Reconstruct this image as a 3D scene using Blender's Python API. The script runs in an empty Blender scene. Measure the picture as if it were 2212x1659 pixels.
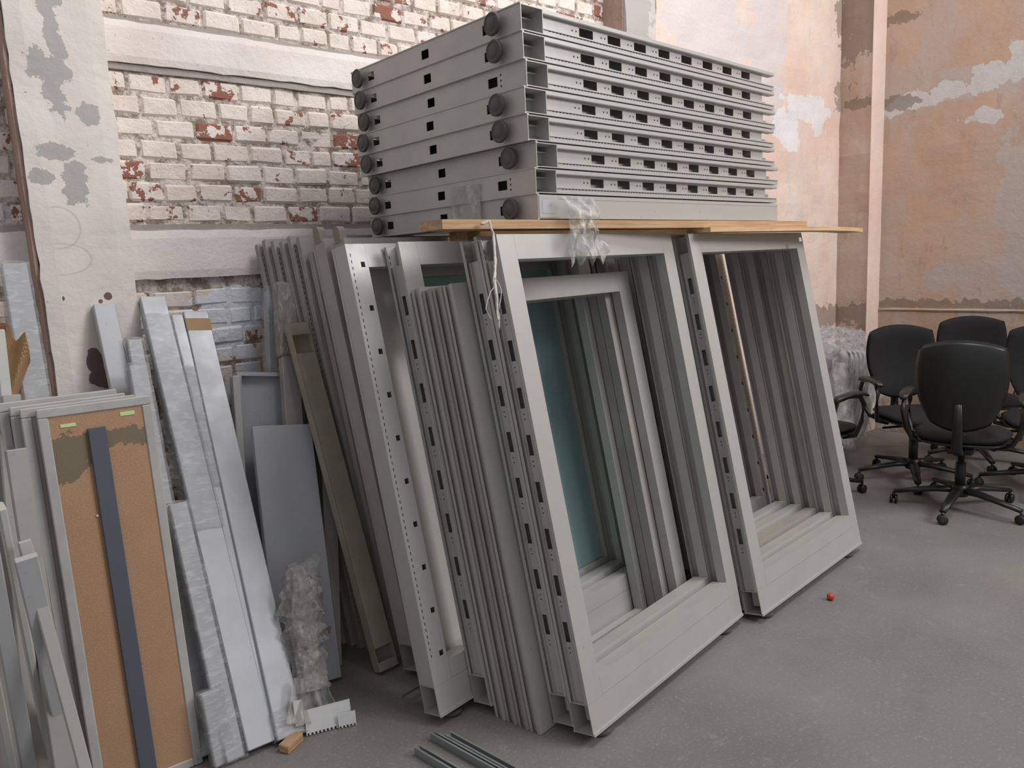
import bpy, math, random
from mathutils import Vector, Matrix, noise

C = bpy.context.scene.collection
R = random.Random(7)

# ------------------------------------------------------------------ camera
F_PX, YAW, PITCH, ROLL = 1605.4, 0.68842, 0.157975, -0.049386
CAM = Vector((0, 0, 1.55))
def cam_axes():
    cy, sy, cp, sp = math.cos(YAW), math.sin(YAW), math.cos(PITCH), math.sin(PITCH)
    f = Vector((sy*cp, cy*cp, -sp)); r = Vector((cy, -sy, 0)); u = r.cross(f)
    cr, sr = math.cos(ROLL), math.sin(ROLL)
    return cr*r + sr*u, -sr*r + cr*u, f
RX, UX, FX = cam_axes()
cd = bpy.data.cameras.new('camera'); cam = bpy.data.objects.new('camera', cd); C.objects.link(cam)
cd.sensor_width = 36; cd.lens = 36*F_PX/2212; cd.clip_start = 0.05
cam.matrix_world = Matrix(((RX.x, UX.x, -FX.x, CAM.x), (RX.y, UX.y, -FX.y, CAM.y), (RX.z, UX.z, -FX.z, CAM.z), (0, 0, 0, 1)))
bpy.context.scene.camera = cam

# ------------------------------------------------------------------ light and exposure
sc = bpy.context.scene
sc.view_settings.view_transform = 'Standard'; sc.view_settings.look = 'None'
sc.view_settings.gamma = 1; sc.view_settings.exposure = 0.0; sc.view_settings.use_curve_mapping = False
w = bpy.data.worlds.new('world'); sc.world = w; w.use_nodes = True
w.node_tree.nodes['Background'].inputs[0].default_value = (0.90, 0.91, 0.96, 1)
w.node_tree.nodes['Background'].inputs[1].default_value = 0.42
def area(name, loc, target, sx, sy, power, col):
    l = bpy.data.lights.new(name, 'AREA'); l.shape = 'RECTANGLE'; l.size = sx; l.size_y = sy
    l.energy = power; l.color = col
    o = bpy.data.objects.new(name, l); C.objects.link(o); o.location = loc
    o.rotation_euler = (Vector(target)-Vector(loc)).to_track_quat('-Z', 'Y').to_euler()
    return o
area('skylight', (2.9, 0.4, 5.6), (2.3, 2.9, 1.6), 2.4, 1.6, 130, (1.0, 0.97, 0.96))
area('roof_window', (5.3, -2.6, 4.6), (2.0, 2.6, 1.0), 2.4, 1.8, 200, (1.0, 0.98, 0.97))

# ------------------------------------------------------------------ pixel to point helpers
def ray(px, py): return FX + RX*((px-1106)/F_PX) - UX*((py-829.5)/F_PX)
def at(px, py, Y):
    d = ray(px, py); return CAM + d*((Y-CAM.y)/d.y)
def atx(px, py, X):
    d = ray(px, py); return CAM + d*((X-CAM.x)/d.x)
def fl(px, py, z=0.0):
    d = ray(px, py); return CAM + d*((z-CAM.z)/d.z)

# ------------------------------------------------------------------ mesh builder
class MB:
    def __init__(s): s.v = []; s.f = []; s.smooth = False
    def add(s, vs, fs):
        n = len(s.v); s.v += [tuple(p) for p in vs]; s.f += [tuple(i+n for i in f) for f in fs]; return s
    def box(s, x0, x1, y0, y1, z0, z1):
        vs = [(x, y, z) for x in (x0, x1) for y in (y0, y1) for z in (z0, z1)]
        return s.add(vs, [(0,1,3,2), (4,6,7,5), (0,4,5,1), (2,3,7,6), (0,2,6,4), (1,5,7,3)])
    def bbox(s, x0, x1, y0, y1, z0, z1, b):
        # chamfered box, all edges
        cx, cy, cz = (x0+x1)/2, (y0+y1)/2, (z0+z1)/2; hx, hy, hz = (x1-x0)/2, (y1-y0)/2, (z1-z0)/2
        b = min(b, hx*.9, hy*.9, hz*.9)
        idx = {}; vs = []
        for sx in (-1, 1):
            for sy in (-1, 1):
                for sz in (-1, 1):
                    for a in range(3):
                        e = [hx, hy, hz]
                        for k in range(3):
                            if k != a: e[k] -= b
                        idx[(sx, sy, sz, a)] = len(vs); vs.append((cx+sx*e[0], cy+sy*e[1], cz+sz*e[2]))
        fs = []
        for a in range(3):
            o = [k for k in range(3) if k != a]
            for sg in (-1, 1):
                q = []
                for (p, r) in ((-1,-1), (1,-1), (1,1), (-1,1)):
                    t = [0,0,0]; t[a] = sg; t[o[0]] = p; t[o[1]] = r; q.append(idx[(*t, a)])
                if (sg == 1) != (a != 1): q = q[::-1]
                fs.append(q)
            for p in (-1, 1):
                for r in (-1, 1):
                    t0 = [0,0,0]; t1 = [0,0,0]; t0[o[0]] = t1[o[0]] = p; t0[o[1]] = t1[o[1]] = r; t0[a] = -1; t1[a] = 1
                    fs.append([idx[(*t0, o[0])], idx[(*t1, o[0])], idx[(*t1, o[1])], idx[(*t0, o[1])]])
        for sx in (-1, 1):
            for sy in (-1, 1):
                for sz in (-1, 1): fs.append([idx[(sx,sy,sz,a)] for a in range(3)])
        return s.add(vs, fs)
    def plate(s, u, v, holes, fn, t):
        # flat plate with rectangular holes; fn(u, v, w) maps to 3D, w in 0..t
        us = sorted(set([u[0], u[1]] + [h[0] for h in holes] + [h[1] for h in holes]))
        vv = sorted(set([v[0], v[1]] + [h[2] for h in holes] + [h[3] for h in holes]))
        us = [a for a in us if u[0] <= a <= u[1]]; vv = [a for a in vv if v[0] <= a <= v[1]]
        def solid(i, j):
            if i < 0 or j < 0 or i >= len(us)-1 or j >= len(vv)-1: return False
            cu = (us[i]+us[i+1])/2; cv = (vv[j]+vv[j+1])/2
            return not any(h[0] < cu < h[1] and h[2] < cv < h[3] for h in holes)
        ids = {}; vs = []; fs = []
        def g(i, j, k):
            if (i, j, k) not in ids: ids[(i, j, k)] = len(vs); vs.append(fn(us[i], vv[j], t*k))
            return ids[(i, j, k)]
        for i in range(len(us)-1):
            for j in range(len(vv)-1):
                if not solid(i, j): continue
                fs.append((g(i,j,0), g(i,j+1,0), g(i+1,j+1,0), g(i+1,j,0)))
                fs.append((g(i,j,1), g(i+1,j,1), g(i+1,j+1,1), g(i,j+1,1)))
                if not solid(i-1, j): fs.append((g(i,j,0), g(i,j,1), g(i,j+1,1), g(i,j+1,0)))
                if not solid(i+1, j): fs.append((g(i+1,j,0), g(i+1,j+1,0), g(i+1,j+1,1), g(i+1,j,1)))
                if not solid(i, j-1): fs.append((g(i,j,0), g(i+1,j,0), g(i+1,j,1), g(i,j,1)))
                if not solid(i, j+1): fs.append((g(i,j+1,0), g(i,j+1,1), g(i+1,j+1,1), g(i+1,j+1,0)))
        return s.add(vs, fs)
    def tube(s, pts, rad, n=8, flat=1.0, up=(0, 0, 1)):
        pts = [Vector(p) for p in pts]; up = Vector(up); k = len(pts)
        rr = rad if isinstance(rad, (list, tuple)) else [rad]*k
        vs = []
        for i, p in enumerate(pts):
            d = (pts[min(i+1, k-1)]-pts[max(i-1, 0)]).normalized()
            a = d.cross(up)
            if a.length < 1e-3: a = d.cross(Vector((1, 0, 0)))
            a.normalize(); b = a.cross(d)
            for j in range(n):
                t = 2*math.pi*j/n; vs.append(p + a*(math.cos(t)*rr[i]) + b*(math.sin(t)*rr[i]*flat))
        fs = [(i*n+j, i*n+(j+1) % n, (i+1)*n+(j+1) % n, (i+1)*n+j) for i in range(k-1) for j in range(n)]
        fs += [tuple(range(n))[::-1], tuple((k-1)*n+j for j in range(n))]
        return s.add(vs, fs)
    def lathe(s, prof, n=20, M=None):
        vs = []
        for r, z in prof:
            for j in range(n):
                t = 2*math.pi*j/n; p = Vector((r*math.cos(t), r*math.sin(t), z)); vs.append(M @ p if M else p)
        k = len(prof)
        fs = [(i*n+j, i*n+(j+1) % n, (i+1)*n+(j+1) % n, (i+1)*n+j) for i in range(k-1) for j in range(n)]
        fs += [tuple(range(n))[::-1], tuple((k-1)*n+j for j in range(n))]
        return s.add(vs, fs)
    def pillow(s, nu, nv, fn):
        vs = []; ids = {}
        def g(i, j, k):
            if i in (0, nu) or j in (0, nv): k = 0
            if (i, j, k) not in ids:
                ids[(i, j, k)] = len(vs); vs.append(fn(-1+2*i/nu, -1+2*j/nv, 1 if k == 0 else -1))
            return ids[(i, j, k)]
        fs = []
        for i in range(nu):
            for j in range(nv):
                fs.append((g(i,j,0), g(i+1,j,0), g(i+1,j+1,0), g(i,j+1,0)))
                fs.append((g(i,j,1), g(i,j+1,1), g(i+1,j+1,1), g(i+1,j,1)))
        return s.add(vs, fs)
    def sheet(s, nu, nv, fn, t=0.0015):
        # wavy open sheet with real thickness
        P = [[Vector(fn(i/nu, j/nv)) for j in range(nv+1)] for i in range(nu+1)]
        N = [[None]*(nv+1) for _ in range(nu+1)]
        for i in range(nu+1):
            for j in range(nv+1):
                a = P[min(i+1,nu)][j]-P[max(i-1,0)][j]; b = P[i][min(j+1,nv)]-P[i][max(j-1,0)]
                c = a.cross(b); N[i][j] = c.normalized() if c.length > 1e-9 else Vector((0,0,1))
        m = (nu+1)*(nv+1); vs = [P[i][j] for i in range(nu+1) for j in range(nv+1)] + [P[i][j]-N[i][j]*t for i in range(nu+1) for j in range(nv+1)]
        q = lambda i, j, k: k*m + i*(nv+1)+j
        fs = []
        for i in range(nu):
            for j in range(nv):
                fs.append((q(i,j,0), q(i+1,j,0), q(i+1,j+1,0), q(i,j+1,0))); fs.append((q(i,j,1), q(i,j+1,1), q(i+1,j+1,1), q(i+1,j,1)))
        for i in range(nu):
            fs.append((q(i,0,0), q(i,0,1), q(i+1,0,1), q(i+1,0,0))); fs.append((q(i,nv,0), q(i+1,nv,0), q(i+1,nv,1), q(i,nv,1)))
        for j in range(nv):
            fs.append((q(0,j,0), q(0,j+1,0), q(0,j+1,1), q(0,j,1))); fs.append((q(nu,j,0), q(nu,j,1), q(nu,j+1,1), q(nu,j+1,0)))
        return s.add(vs, fs)
    def mesh(s, name, mat, smooth=False):
        me = bpy.data.meshes.new(name); me.from_pydata(s.v, [], s.f); me.materials.append(mat); me.update()
        if smooth: me.polygons.foreach_set('use_smooth', [True]*len(me.polygons))
        return me
def link(name, me, parent=None):
    o = bpy.data.objects.new(name, me); C.objects.link(o)
    if parent: o.parent = parent
    return o
def obj(name, mb, mat, parent=None, smooth=False): return link(name, mb.mesh(name, mat, smooth), parent)
def tag(o, label, cat, group=None, kind=None):
    o['label'] = label; o['category'] = cat
    if group: o['group'] = group
    if kind: o['kind'] = kind
    return o
def thing(name, label, cat, group=None, M=None):
    o = bpy.data.objects.new(name, None); C.objects.link(o); o.empty_display_size = .05
    if M is not None: o.matrix_world = M
    return tag(o, label, cat, group)
def frame_mat(origin, x, z):
    z = Vector(z).normalized(); x = Vector(x); x = (x - z*x.dot(z)).normalized(); y = z.cross(x)
    o = Vector(origin)
    return Matrix(((x.x, y.x, z.x, o.x), (x.y, y.y, z.y, o.y), (x.z, y.z, z.z, o.z), (0,0,0,1)))

# ------------------------------------------------------------------ materials
def nt(name):
    m = bpy.data.materials.new(name); m.use_nodes = True; t = m.node_tree
    return m, t, t.nodes['Principled BSDF']
def col(c): return (c[0], c[1], c[2], 1)
def mixc(t, fac, a, b):
    n = t.nodes.new('ShaderNodeMix'); n.data_type = 'RGBA'
    for sock, v in ((n.inputs[0], fac), (n.inputs[6], a), (n.inputs[7], b)):
        if hasattr(v, 'is_linked'): t.links.new(v, sock)
        elif isinstance(v, (int, float)): sock.default_value = v
        else: sock.default_value = col(v)
    return n.outputs[2]
def mth(t, op, a, b=None, c=None, clamp=False):
    n = t.nodes.new('ShaderNodeMath'); n.operation = op; n.use_clamp = clamp
    for i, v in enumerate((a, b, c)):
        if v is None: continue
        if hasattr(v, 'is_linked'): t.links.new(v, n.inputs[i])
        else: n.inputs[i].default_value = v
    return n.outputs[0]
def nz(t, scale, detail=4, rough=.55, vec=None, stretch=None):
    n = t.nodes.new('ShaderNodeTexNoise'); n.inputs['Scale'].default_value = scale
    n.inputs['Detail'].default_value = detail; n.inputs['Roughness'].default_value = rough
    if vec is None: vec = coord(t)
    if stretch:
        mp = t.nodes.new('ShaderNodeMapping'); mp.inputs['Scale'].default_value = stretch; t.links.new(vec, mp.inputs[0]); vec = mp.outputs[0]
    t.links.new(vec, n.inputs['Vector']); return n.outputs['Fac']
def coord(t):
    n = t.nodes.new('ShaderNodeTexCoord'); return n.outputs['Object']
def ramp(t, f, a, b):
    n = t.nodes.new('ShaderNodeMapRange'); t.links.new(f, n.inputs[0]); n.inputs[1].default_value = a; n.inputs[2].default_value = b
    return n.outputs[0]
def bump(t, p, h, strength, dist=.01):
    n = t.nodes.new('ShaderNodeBump'); n.inputs['Strength'].default_value = strength; n.inputs['Distance'].default_value = dist
    t.links.new(h, n.inputs['Height']); t.links.new(n.outputs[0], p.inputs['Normal'])
def blobs(t, lst, amp, scale, vec=None):
    # union of noisy ellipsoids (centre, radii) -> soft mask 0..1
    vec = vec or coord(t); n1 = nz(t, scale, 6, .65, vec); acc = None
    for c, r in lst:
        mp = t.nodes.new('ShaderNodeMapping'); mp.vector_type = 'TEXTURE'
        mp.inputs['Location'].default_value = c; mp.inputs['Scale'].default_value = r
        t.links.new(vec, mp.inputs[0])
        ln = t.nodes.new('ShaderNodeVectorMath'); ln.operation = 'LENGTH'; t.links.new(mp.outputs[0], ln.inputs[0])
        acc = ln.outputs['Value'] if acc is None else mth(t, 'MINIMUM', acc, ln.outputs['Value'])
    d = mth(t, 'ADD', acc, mth(t, 'MULTIPLY', mth(t, 'SUBTRACT', n1, .5), amp))
    return ramp(t, d, 1.03, .97)
def paint(name, c, c2, rough=.42, metal=.0, spec=.5, dust=.5):
    m, t, p = nt(name)
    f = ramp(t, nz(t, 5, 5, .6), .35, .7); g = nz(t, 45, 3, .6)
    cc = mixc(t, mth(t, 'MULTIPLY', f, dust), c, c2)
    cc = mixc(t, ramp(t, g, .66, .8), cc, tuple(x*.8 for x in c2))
    gn = t.nodes.new('ShaderNodeNewGeometry'); sx = t.nodes.new('ShaderNodeSeparateXYZ'); t.links.new(gn.outputs['True Normal'], sx.inputs[0])
    up = mth(t, 'MULTIPLY', ramp(t, sx.outputs[2], .55, .9), ramp(t, nz(t, 8, 4), .25, .6))      # settled dust on upward faces
    cc = mixc(t, mth(t, 'MULTIPLY', up, .65), cc, tuple(x*k for x, k in zip(c, (1.12, 1.08, .98))))
    t.links.new(cc, p.inputs['Base Color']); p.inputs['Metallic'].default_value = metal
    t.links.new(mth(t, 'ADD', mth(t, 'MULTIPLY', f, .18), rough), p.inputs['Roughness'])
    bump(t, p, nz(t, 120, 2), .03, .002)
    return m
M = {}
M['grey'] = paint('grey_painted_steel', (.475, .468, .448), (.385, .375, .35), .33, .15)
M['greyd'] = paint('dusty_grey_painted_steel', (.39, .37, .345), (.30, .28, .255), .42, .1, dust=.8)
M['blue'] = paint('pale_bluegrey_painted_steel', (.47, .48, .50), (.40, .41, .42), .36, .1)
M['beige'] = paint('yellowed_painted_steel', (.40, .36, .275), (.29, .255, .19), .36, .1, dust=.9)
M['cream'] = paint('cream_edge_band', (.50, .51, .47), (.42, .42, .38), .5)
M['darkstrip'] = paint('dark_blue_grey_strip', (.090, .100, .125), (.075, .085, .105), .5)
M['rubber'] = paint('grey_brown_nylon', (.085, .082, .075), (.13, .12, .105), .6)
M['zinc'] = paint('bare_zinc_metal', (.36, .39, .40), (.22, .24, .25), .28, .6)
M['edge'] = paint('weathered_board_edge', (.46, .455, .44), (.34, .33, .31), .7, dust=.9)
M['tab'] = paint('brown_plastic_tab', (.27, .24, .20), (.2, .17, .14), .55)
def mat_glass():
    m, t, p = nt('teal_frosted_glass')
    f = ramp(t, nz(t, 1.3, 2), .35, .65)
    t.links.new(mixc(t, f, (.25, .38, .375), (.29, .43, .42)), p.inputs['Base Color'])
    p.inputs['Roughness'].default_value = .28; p.inputs['Coat Weight'].default_value = .4; p.inputs['Coat Roughness'].default_value = .15
    return m
M['glass'] = mat_glass()
def mat_hard():
    m, t, p = nt('brown_hardboard')
    v = coord(t)
    c = mixc(t, nz(t, 9, 4), (.36, .205, .115), (.42, .255, .15)); c = mixc(t, ramp(t, nz(t, 260, 2), .5, .75), c, (.50, .33, .21))
    k = blobs(t, [((.07, 0, 1.07), (.085, 1, .055)), ((.15, 0, 1.095), (.16, 1, .025)), ((.26, 0, 1.09), (.07, 1, .03)), ((.05, 0, 1.035), (.06, 1, .05))], 3.0, 22)
    c = mixc(t, mth(t, 'MULTIPLY', k, .72), c, (.10, .11, .075))
    t.links.new(c, p.inputs['Base Color']); p.inputs['Roughness'].default_value = .75
    bump(t, p, nz(t, 300, 2), .25, .002); return m
M['hard'] = mat_hard()
def mat_wood(name, a, b):
    m, t, p = nt(name)
    g = nz(t, 26, 5, .6, stretch=(.12, 1.0, 3.5)); f = ramp(t, g, .4, .62)
    c = mixc(t, f, a, b); c = mixc(t, ramp(t, nz(t, 3), .6, .8), c, tuple(x*.7 for x in a))
    t.links.new(c, p.inputs['Base Color']); p.inputs['Roughness'].default_value = .6; bump(t, p, g, .15, .003); return m
M['wood'] = mat_wood('raw_pine', (.42, .25, .13), (.56, .37, .20))
M['wood2'] = mat_wood('pale_pine', (.55, .36, .19), (.70, .50, .30))
def mat_film(name, tr=.45, c=(.72, .71, .70), sc_=30, st=(1, 1, .35), va=(.3, .7)):
    m, t, p = nt(name)
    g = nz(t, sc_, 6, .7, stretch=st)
    t.links.new(mixc(t, ramp(t, g, .50, .60), tuple(x*.74 for x in c), tuple(min(1, x*1.18) for x in c)), p.inputs['Base Color']); p.inputs['Roughness'].default_value = .14; p.inputs['Specular IOR Level'].default_value = .8  # pale streaks in the colour stand in for gloss along the creases
    bump(t, p, g, .9, .012)
    tb = t.nodes.new('ShaderNodeBsdfTransparent'); mx = t.nodes.new('ShaderNodeMixShader')
    f = mth(t, 'MULTIPLY', ramp(t, nz(t, 12, 4), *va), tr*.9); f = mth(t, 'ADD', f, tr*.45, clamp=True)
    t.links.new(f, mx.inputs[0]); t.links.new(p.outputs[0], mx.inputs[1]); t.links.new(tb.outputs[0], mx.inputs[2])
    t.links.new(mx.outputs[0], t.nodes['Material Output'].inputs[0]); return m
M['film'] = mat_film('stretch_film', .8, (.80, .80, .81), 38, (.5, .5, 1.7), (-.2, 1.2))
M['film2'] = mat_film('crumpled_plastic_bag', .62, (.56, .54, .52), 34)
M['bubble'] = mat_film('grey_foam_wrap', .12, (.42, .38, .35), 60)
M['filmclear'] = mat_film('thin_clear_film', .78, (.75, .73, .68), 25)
def mat_plain(name, c, rough=.6, spec=.5, nb=0, sheen=0):
    m, t, p = nt(name)
    t.links.new(mixc(t, nz(t, 30, 4), c, tuple(x*.8 for x in c)), p.inputs['Base Color']); p.inputs['Roughness'].default_value = rough
    p.inputs['Specular IOR Level'].default_value = spec
    if nb: bump(t, p, nz(t, nb, 2), .3, .003)
    return m
M['fabric'] = mat_plain('black_chair_fabric', (.022, .021, .023), .85, .25, 400)
M['plastic'] = mat_plain('black_chair_plastic', (.016, .017, .016), .38, .45)
M['red'] = mat_plain('red_ball', (.55, .06, .035), .4)
M['cardboard'] = mat_plain('torn_cardboard', (.42, .25, .12), .85)
M['card2'] = mat_plain('brown_tape_paper', (.40, .25, .13), .7)
M['string'] = mat_plain('frayed_white_twine', (.60, .57, .52), .9)
M['sticker'] = mat_plain('pale_green_sticker', (.62, .78, .38), .5)
M['white'] = mat_plain('white_label', (.74, .74, .73), .5)
M['screw'] = mat_plain('bright_screw', (.8, .8, .8), .2)

def mat_brick():
    m, t, p = nt('whitewashed_brick')
    v = coord(t)
    geo = t.nodes.new('ShaderNodeNewGeometry'); rnd = geo.outputs['Random Per Island']
    n1 = nz(t, 13, 6, .68); n2 = nz(t, 4, 3); thr = mth(t, 'ADD', n1, mth(t, 'MULTIPLY', mth(t, 'POWER', rnd, 3.0), .20))
    thr = mth(t, 'ADD', thr, mth(t, 'MULTIPLY', mth(t, 'SUBTRACT', n2, .5), .12))
    chip = ramp(t, thr, .648, .660)
    redc = mixc(t, nz(t, 22), (.36, .11, .065), (.30, .16, .12))
    w_ = mixc(t, ramp(t, nz(t, 9, 5), .35, .7), (.92, .825, .76), (.79, .68, .60))
    dirt = ramp(t, nz(t, 55, 4, .7), .60, .74)
    w_ = mixc(t, mth(t, 'MULTIPLY', dirt, .7), w_, (.33, .27, .235))
    c = mixc(t, chip, w_, redc)
    wh = blobs(t, [((1.16, 3.3, 1.42), (.15, .3, .10)), ((1.05, 3.3, 1.44), (.11, .3, .05)), ((1.12, 3.3, 1.31), (.08, .3, .09)), ((1.20, 3.3, 1.18), (.035, .3, .12)), ((1.22, 3.3, 1.5), (.12, .3, .03))], 1.0, 16)
    c = mixc(t, wh, c, (.86, .88, .93))
    t.links.new(c, p.inputs['Base Color']); p.inputs['Roughness'].default_value = .8
    h = mth(t, 'SUBTRACT', mth(t, 'MULTIPLY', nz(t, 35, 6, .7), .8), mth(t, 'MULTIPLY', chip, .35)); bump(t, p, h, .8, .012); return m
def mat_mortar():
    m, t, p = nt('whitewashed_mortar')
    c = mixc(t, ramp(t, nz(t, 17, 6, .75), .42, .57), (.80, .72, .66), (.29, .23, .18))
    c = mixc(t, blobs(t, [((1.16, 3.3, 1.42), (.15, .3, .10)), ((1.12, 3.3, 1.31), (.08, .3, .09))], 1.0, 16), c, (.84, .86, .90))
    t.links.new(c, p.inputs['Base Color']); p.inputs['Roughness'].default_value = .9; bump(t, p, nz(t, 40, 5, .7), .9, .015); return m
def mat_beam():
    m, t, p = nt('whitewashed_concrete')
    c = mixc(t, ramp(t, nz(t, 3, 5), .35, .7), (.88, .815, .78), (.78, .70, .65))
    c = mixc(t, ramp(t, nz(t, 70, 4, .7), .66, .74), c, (.30, .25, .22))
    t.links.new(c, p.inputs['Base Color']); p.inputs['Roughness'].default_value = .8; bump(t, p, nz(t, 30, 6, .7), .5, .01); return m
def mat_pillar(name, patches, extra=(), marks=(), base=(.83, .765, .70)):
    m, t, p = nt(name)
    c = mixc(t, ramp(t, nz(t, 3.5, 5), .35, .7), base, tuple(x*.86 for x in base))
    c = mixc(t, blobs(t, patches, 4.2, 8), c, (.46, .44, .42))
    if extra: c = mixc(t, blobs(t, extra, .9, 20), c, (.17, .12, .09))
    for cc_, rr_ in marks:       # faint pencil scribble: right half of an ellipse outline
        mp = t.nodes.new('ShaderNodeMapping'); mp.vector_type = 'TEXTURE'; mp.inputs['Location'].default_value = cc_; mp.inputs['Scale'].default_value = rr_
        t.links.new(coord(t), mp.inputs[0]); ln = t.nodes.new('ShaderNodeVectorMath'); ln.operation = 'LENGTH'; t.links.new(mp.outputs[0], ln.inputs[0])
        sp = t.nodes.new('ShaderNodeSeparateXYZ'); t.links.new(mp.outputs[0], sp.inputs[0])
        k = ramp(t, mth(t, 'ABSOLUTE', mth(t, 'SUBTRACT', ln.outputs['Value'], 1.0)), .07, .02)
        k = mth(t, 'MULTIPLY', mth(t, 'MULTIPLY', k, ramp(t, sp.outputs[0], -.35, -.1)), .32)
        c = mixc(t, k, c, (.36, .34, .34))
    c = mixc(t, ramp(t, nz(t, 60, 4, .7), .68, .75), c, (.25, .2, .17))
    t.links.new(c, p.inputs['Base Color']); p.inputs['Roughness'].default_value = .75; bump(t, p, nz(t, 25, 6, .65), .35, .01); return m
def mat_brown():
    m, t, p = nt('brown_mottled_plaster')  # uneven brown for the pillar sides and the gap under the beam
    c = mixc(t, ramp(t, nz(t, 6, 6, .7, stretch=(1, 1, .4)), .35, .65), (.36, .25, .20), (.50, .36, .29))
    c = mixc(t, ramp(t, nz(t, 25, 5, .7), .6, .7), c, (.18, .12, .09))
    t.links.new(c, p.inputs['Base Color']); p.inputs['Roughness'].default_value = .85; bump(t, p, nz(t, 25, 6, .7), .6, .01); return m
def mat_plaster(name, a, b, g, gpatch, wpatch, dark=(), ws_=5.5, wa=4.4, wc=(.62, .59, .57)):
    m, t, p = nt(name)
    c = mixc(t, ramp(t, nz(t, 1.8, 6, .62, stretch=(1, 1, .8)), .38, .62), a, b)
    c = mixc(t, mth(t, 'MULTIPLY', ramp(t, nz(t, 1.1, 6, .65, stretch=(1.3, 1.3, .5)), .5, .62), .55), c, g)
    c = mixc(t, mth(t, 'MULTIPLY', ramp(t, nz(t, 9, 6, .75, stretch=(1, 1, .35)), .58, .68), .5), c, tuple(x*.72 for x in a))
    if gpatch: c = mixc(t, mth(t, 'MULTIPLY', blobs(t, gpatch, 3.6, 3.6), .8), c, g)
    if wpatch: c = mixc(t, blobs(t, wpatch, wa, ws_), c, wc)
    c = mixc(t, mth(t, 'MULTIPLY', ramp(t, nz(t, 6, 8, .8), .45, .62), .35), c, g)
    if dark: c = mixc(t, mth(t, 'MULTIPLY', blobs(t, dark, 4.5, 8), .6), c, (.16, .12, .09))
    c = mixc(t, mth(t, 'MULTIPLY', ramp(t, nz(t, 70, 4, .75), .6, .78), .5), c, tuple(x*.6 for x in a))
    t.links.new(c, p.inputs['Base Color']); p.inputs['Roughness'].default_value = .85; bump(t, p, nz(t, 12, 8, .68), .4, .02); return m
def mat_floor():
    m, t, p = nt('worn_concrete_floor')
    c = mixc(t, ramp(t, nz(t, 1.2, 7, .62), .35, .68), (.215, .206, .190), (.158, .150, .138))
    c = mixc(t, ramp(t, nz(t, 90, 3, .7), .55, .8), c, (.32, .30, .285))
    c = mixc(t, mth(t, 'MULTIPLY', ramp(t, nz(t, 11, 7, .78), .58, .70), .6), c, (.31, .295, .275))
    c = mixc(t, mth(t, 'MULTIPLY', ramp(t, nz(t, 3.3, 8, .7), .60, .70), .35), c, (.14, .128, .12))
    t.links.new(c, p.inputs['Base Color']); p.inputs['Roughness'].default_value = .62; bump(t, p, nz(t, 60, 5, .7), .18, .004); return m

# ------------------------------------------------------------------ the setting
YW = 3.30            # brick wall
YP = 3.12            # plaster wall face, flush with the second pillar
def struct(name, mb, mat, smooth=False):
    o = obj(name, mb, mat, None, smooth); o['kind'] = 'structure'; return o
struct('floor', MB().box(-3, 9, -5, 4.2, -.1, 0), mat_floor())
b = MB().box(-3, 3.62, YW+.007, YW+.3, 0, 4.6)
struct('wall_left', b, mat_mortar())
b = MB(); rb = random.Random(3)
rows = []; PX0_, PX1_ = .44, .72
z = .0
while z < 4.5:
    if 1.535 < z+.04 < 1.775 or 2.385 < z+.04 < 2.565:
        z = 1.787 if z < 2 else 2.575; continue
    rows.append(z); z += .0845
for r, z in enumerate(rows):
    if z < 1.535 and z+.0845 > 1.54: z1 = 1.532
    else: z1 = z+.0845
    x = -3 + (r % 2)*.078 + rb.uniform(-.02, .02)
    while x < 3.6:
        L = rb.choice((.155, .155, .155, .16, .13, .11)) * rb.uniform(.95, 1.06)
        x0, x1 = x+.0035, min(x+L-.0035, 3.6); x += L
        if x1-x0 < .03 or (PX0_ < x0 and x1 < PX1_): continue
        d = rb.uniform(-.005, .004)
        j = lambda: rb.uniform(-.003, .003)
        za, zb = z+.0055+j(), z1-.0045+j()
        n0 = len(b.v); b.bbox(x0, x1, YW-d, YW+.03, za, zb, .010)
        for q in range(n0, len(b.v)):
            p = Vector(b.v[q]); k = noise.noise_vector(p*14)*.006; b.v[q] = (p.x+k.x, p.y+k.y*.8, p.z+k.z)
struct('wall_left_bricks', b, mat_brick(), False)
def slab(x0, x1, y0, y1, z0, z1, nx, nz_, amp, seed=0):
    # box whose front face and edges are gently uneven
    mb = MB(); vs = []; fs = []
    for i in range(nx+1):
        for k in range(nz_+1):
            x = x0+(x1-x0)*i/nx; z = z0+(z1-z0)*k/nz_
            q = noise.noise(Vector((x*5+seed, 0, z*5)))*amp; e = noise.noise(Vector((x*18, seed, z*18)))*amp*.9
            zz = z + (e if k in (0, nz_) else 0); xx = x + (e if i in (0, nx) else 0)
            vs.append((xx, y0+q+(.006 if k in (0, nz_) or i in (0, nx) else 0), zz))
    g = lambda i, k: i*(nz_+1)+k
    for i in range(nx):
        for k in range(nz_): fs.append((g(i,k), g(i+1,k), g(i+1,k+1), g(i,k+1)))
    n = len(vs); bd = [(i, 0) for i in range(nx+1)] + [(nx, k) for k in range(1, nz_+1)] + [(i, nz_) for i in range(nx-1, -1, -1)] + [(0, k) for k in range(nz_-1, 0, -1)]
    for i, k in bd: vs.append((vs[g(i, k)][0], y1, vs[g(i, k)][2]))
    m = len(bd)
    for a in range(m):
        c = (a+1) % m; fs.append((g(*bd[a]), n+a, n+c, g(*bd[c])))
    fs.append(tuple(n+a for a in range(m))[::-1])
    mb.add(vs, fs); return mb
mbm = mat_beam()
struct('trim_1', slab(-3, 3.60, YW-.022, YW+.05, 1.565, 1.762, 130, 6, .008, 1), mbm)
struct('trim_2', slab(-3, 3.60, YW-.022, YW+.05, 2.405, 2.560, 130, 6, .008, 5), mbm)
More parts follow.
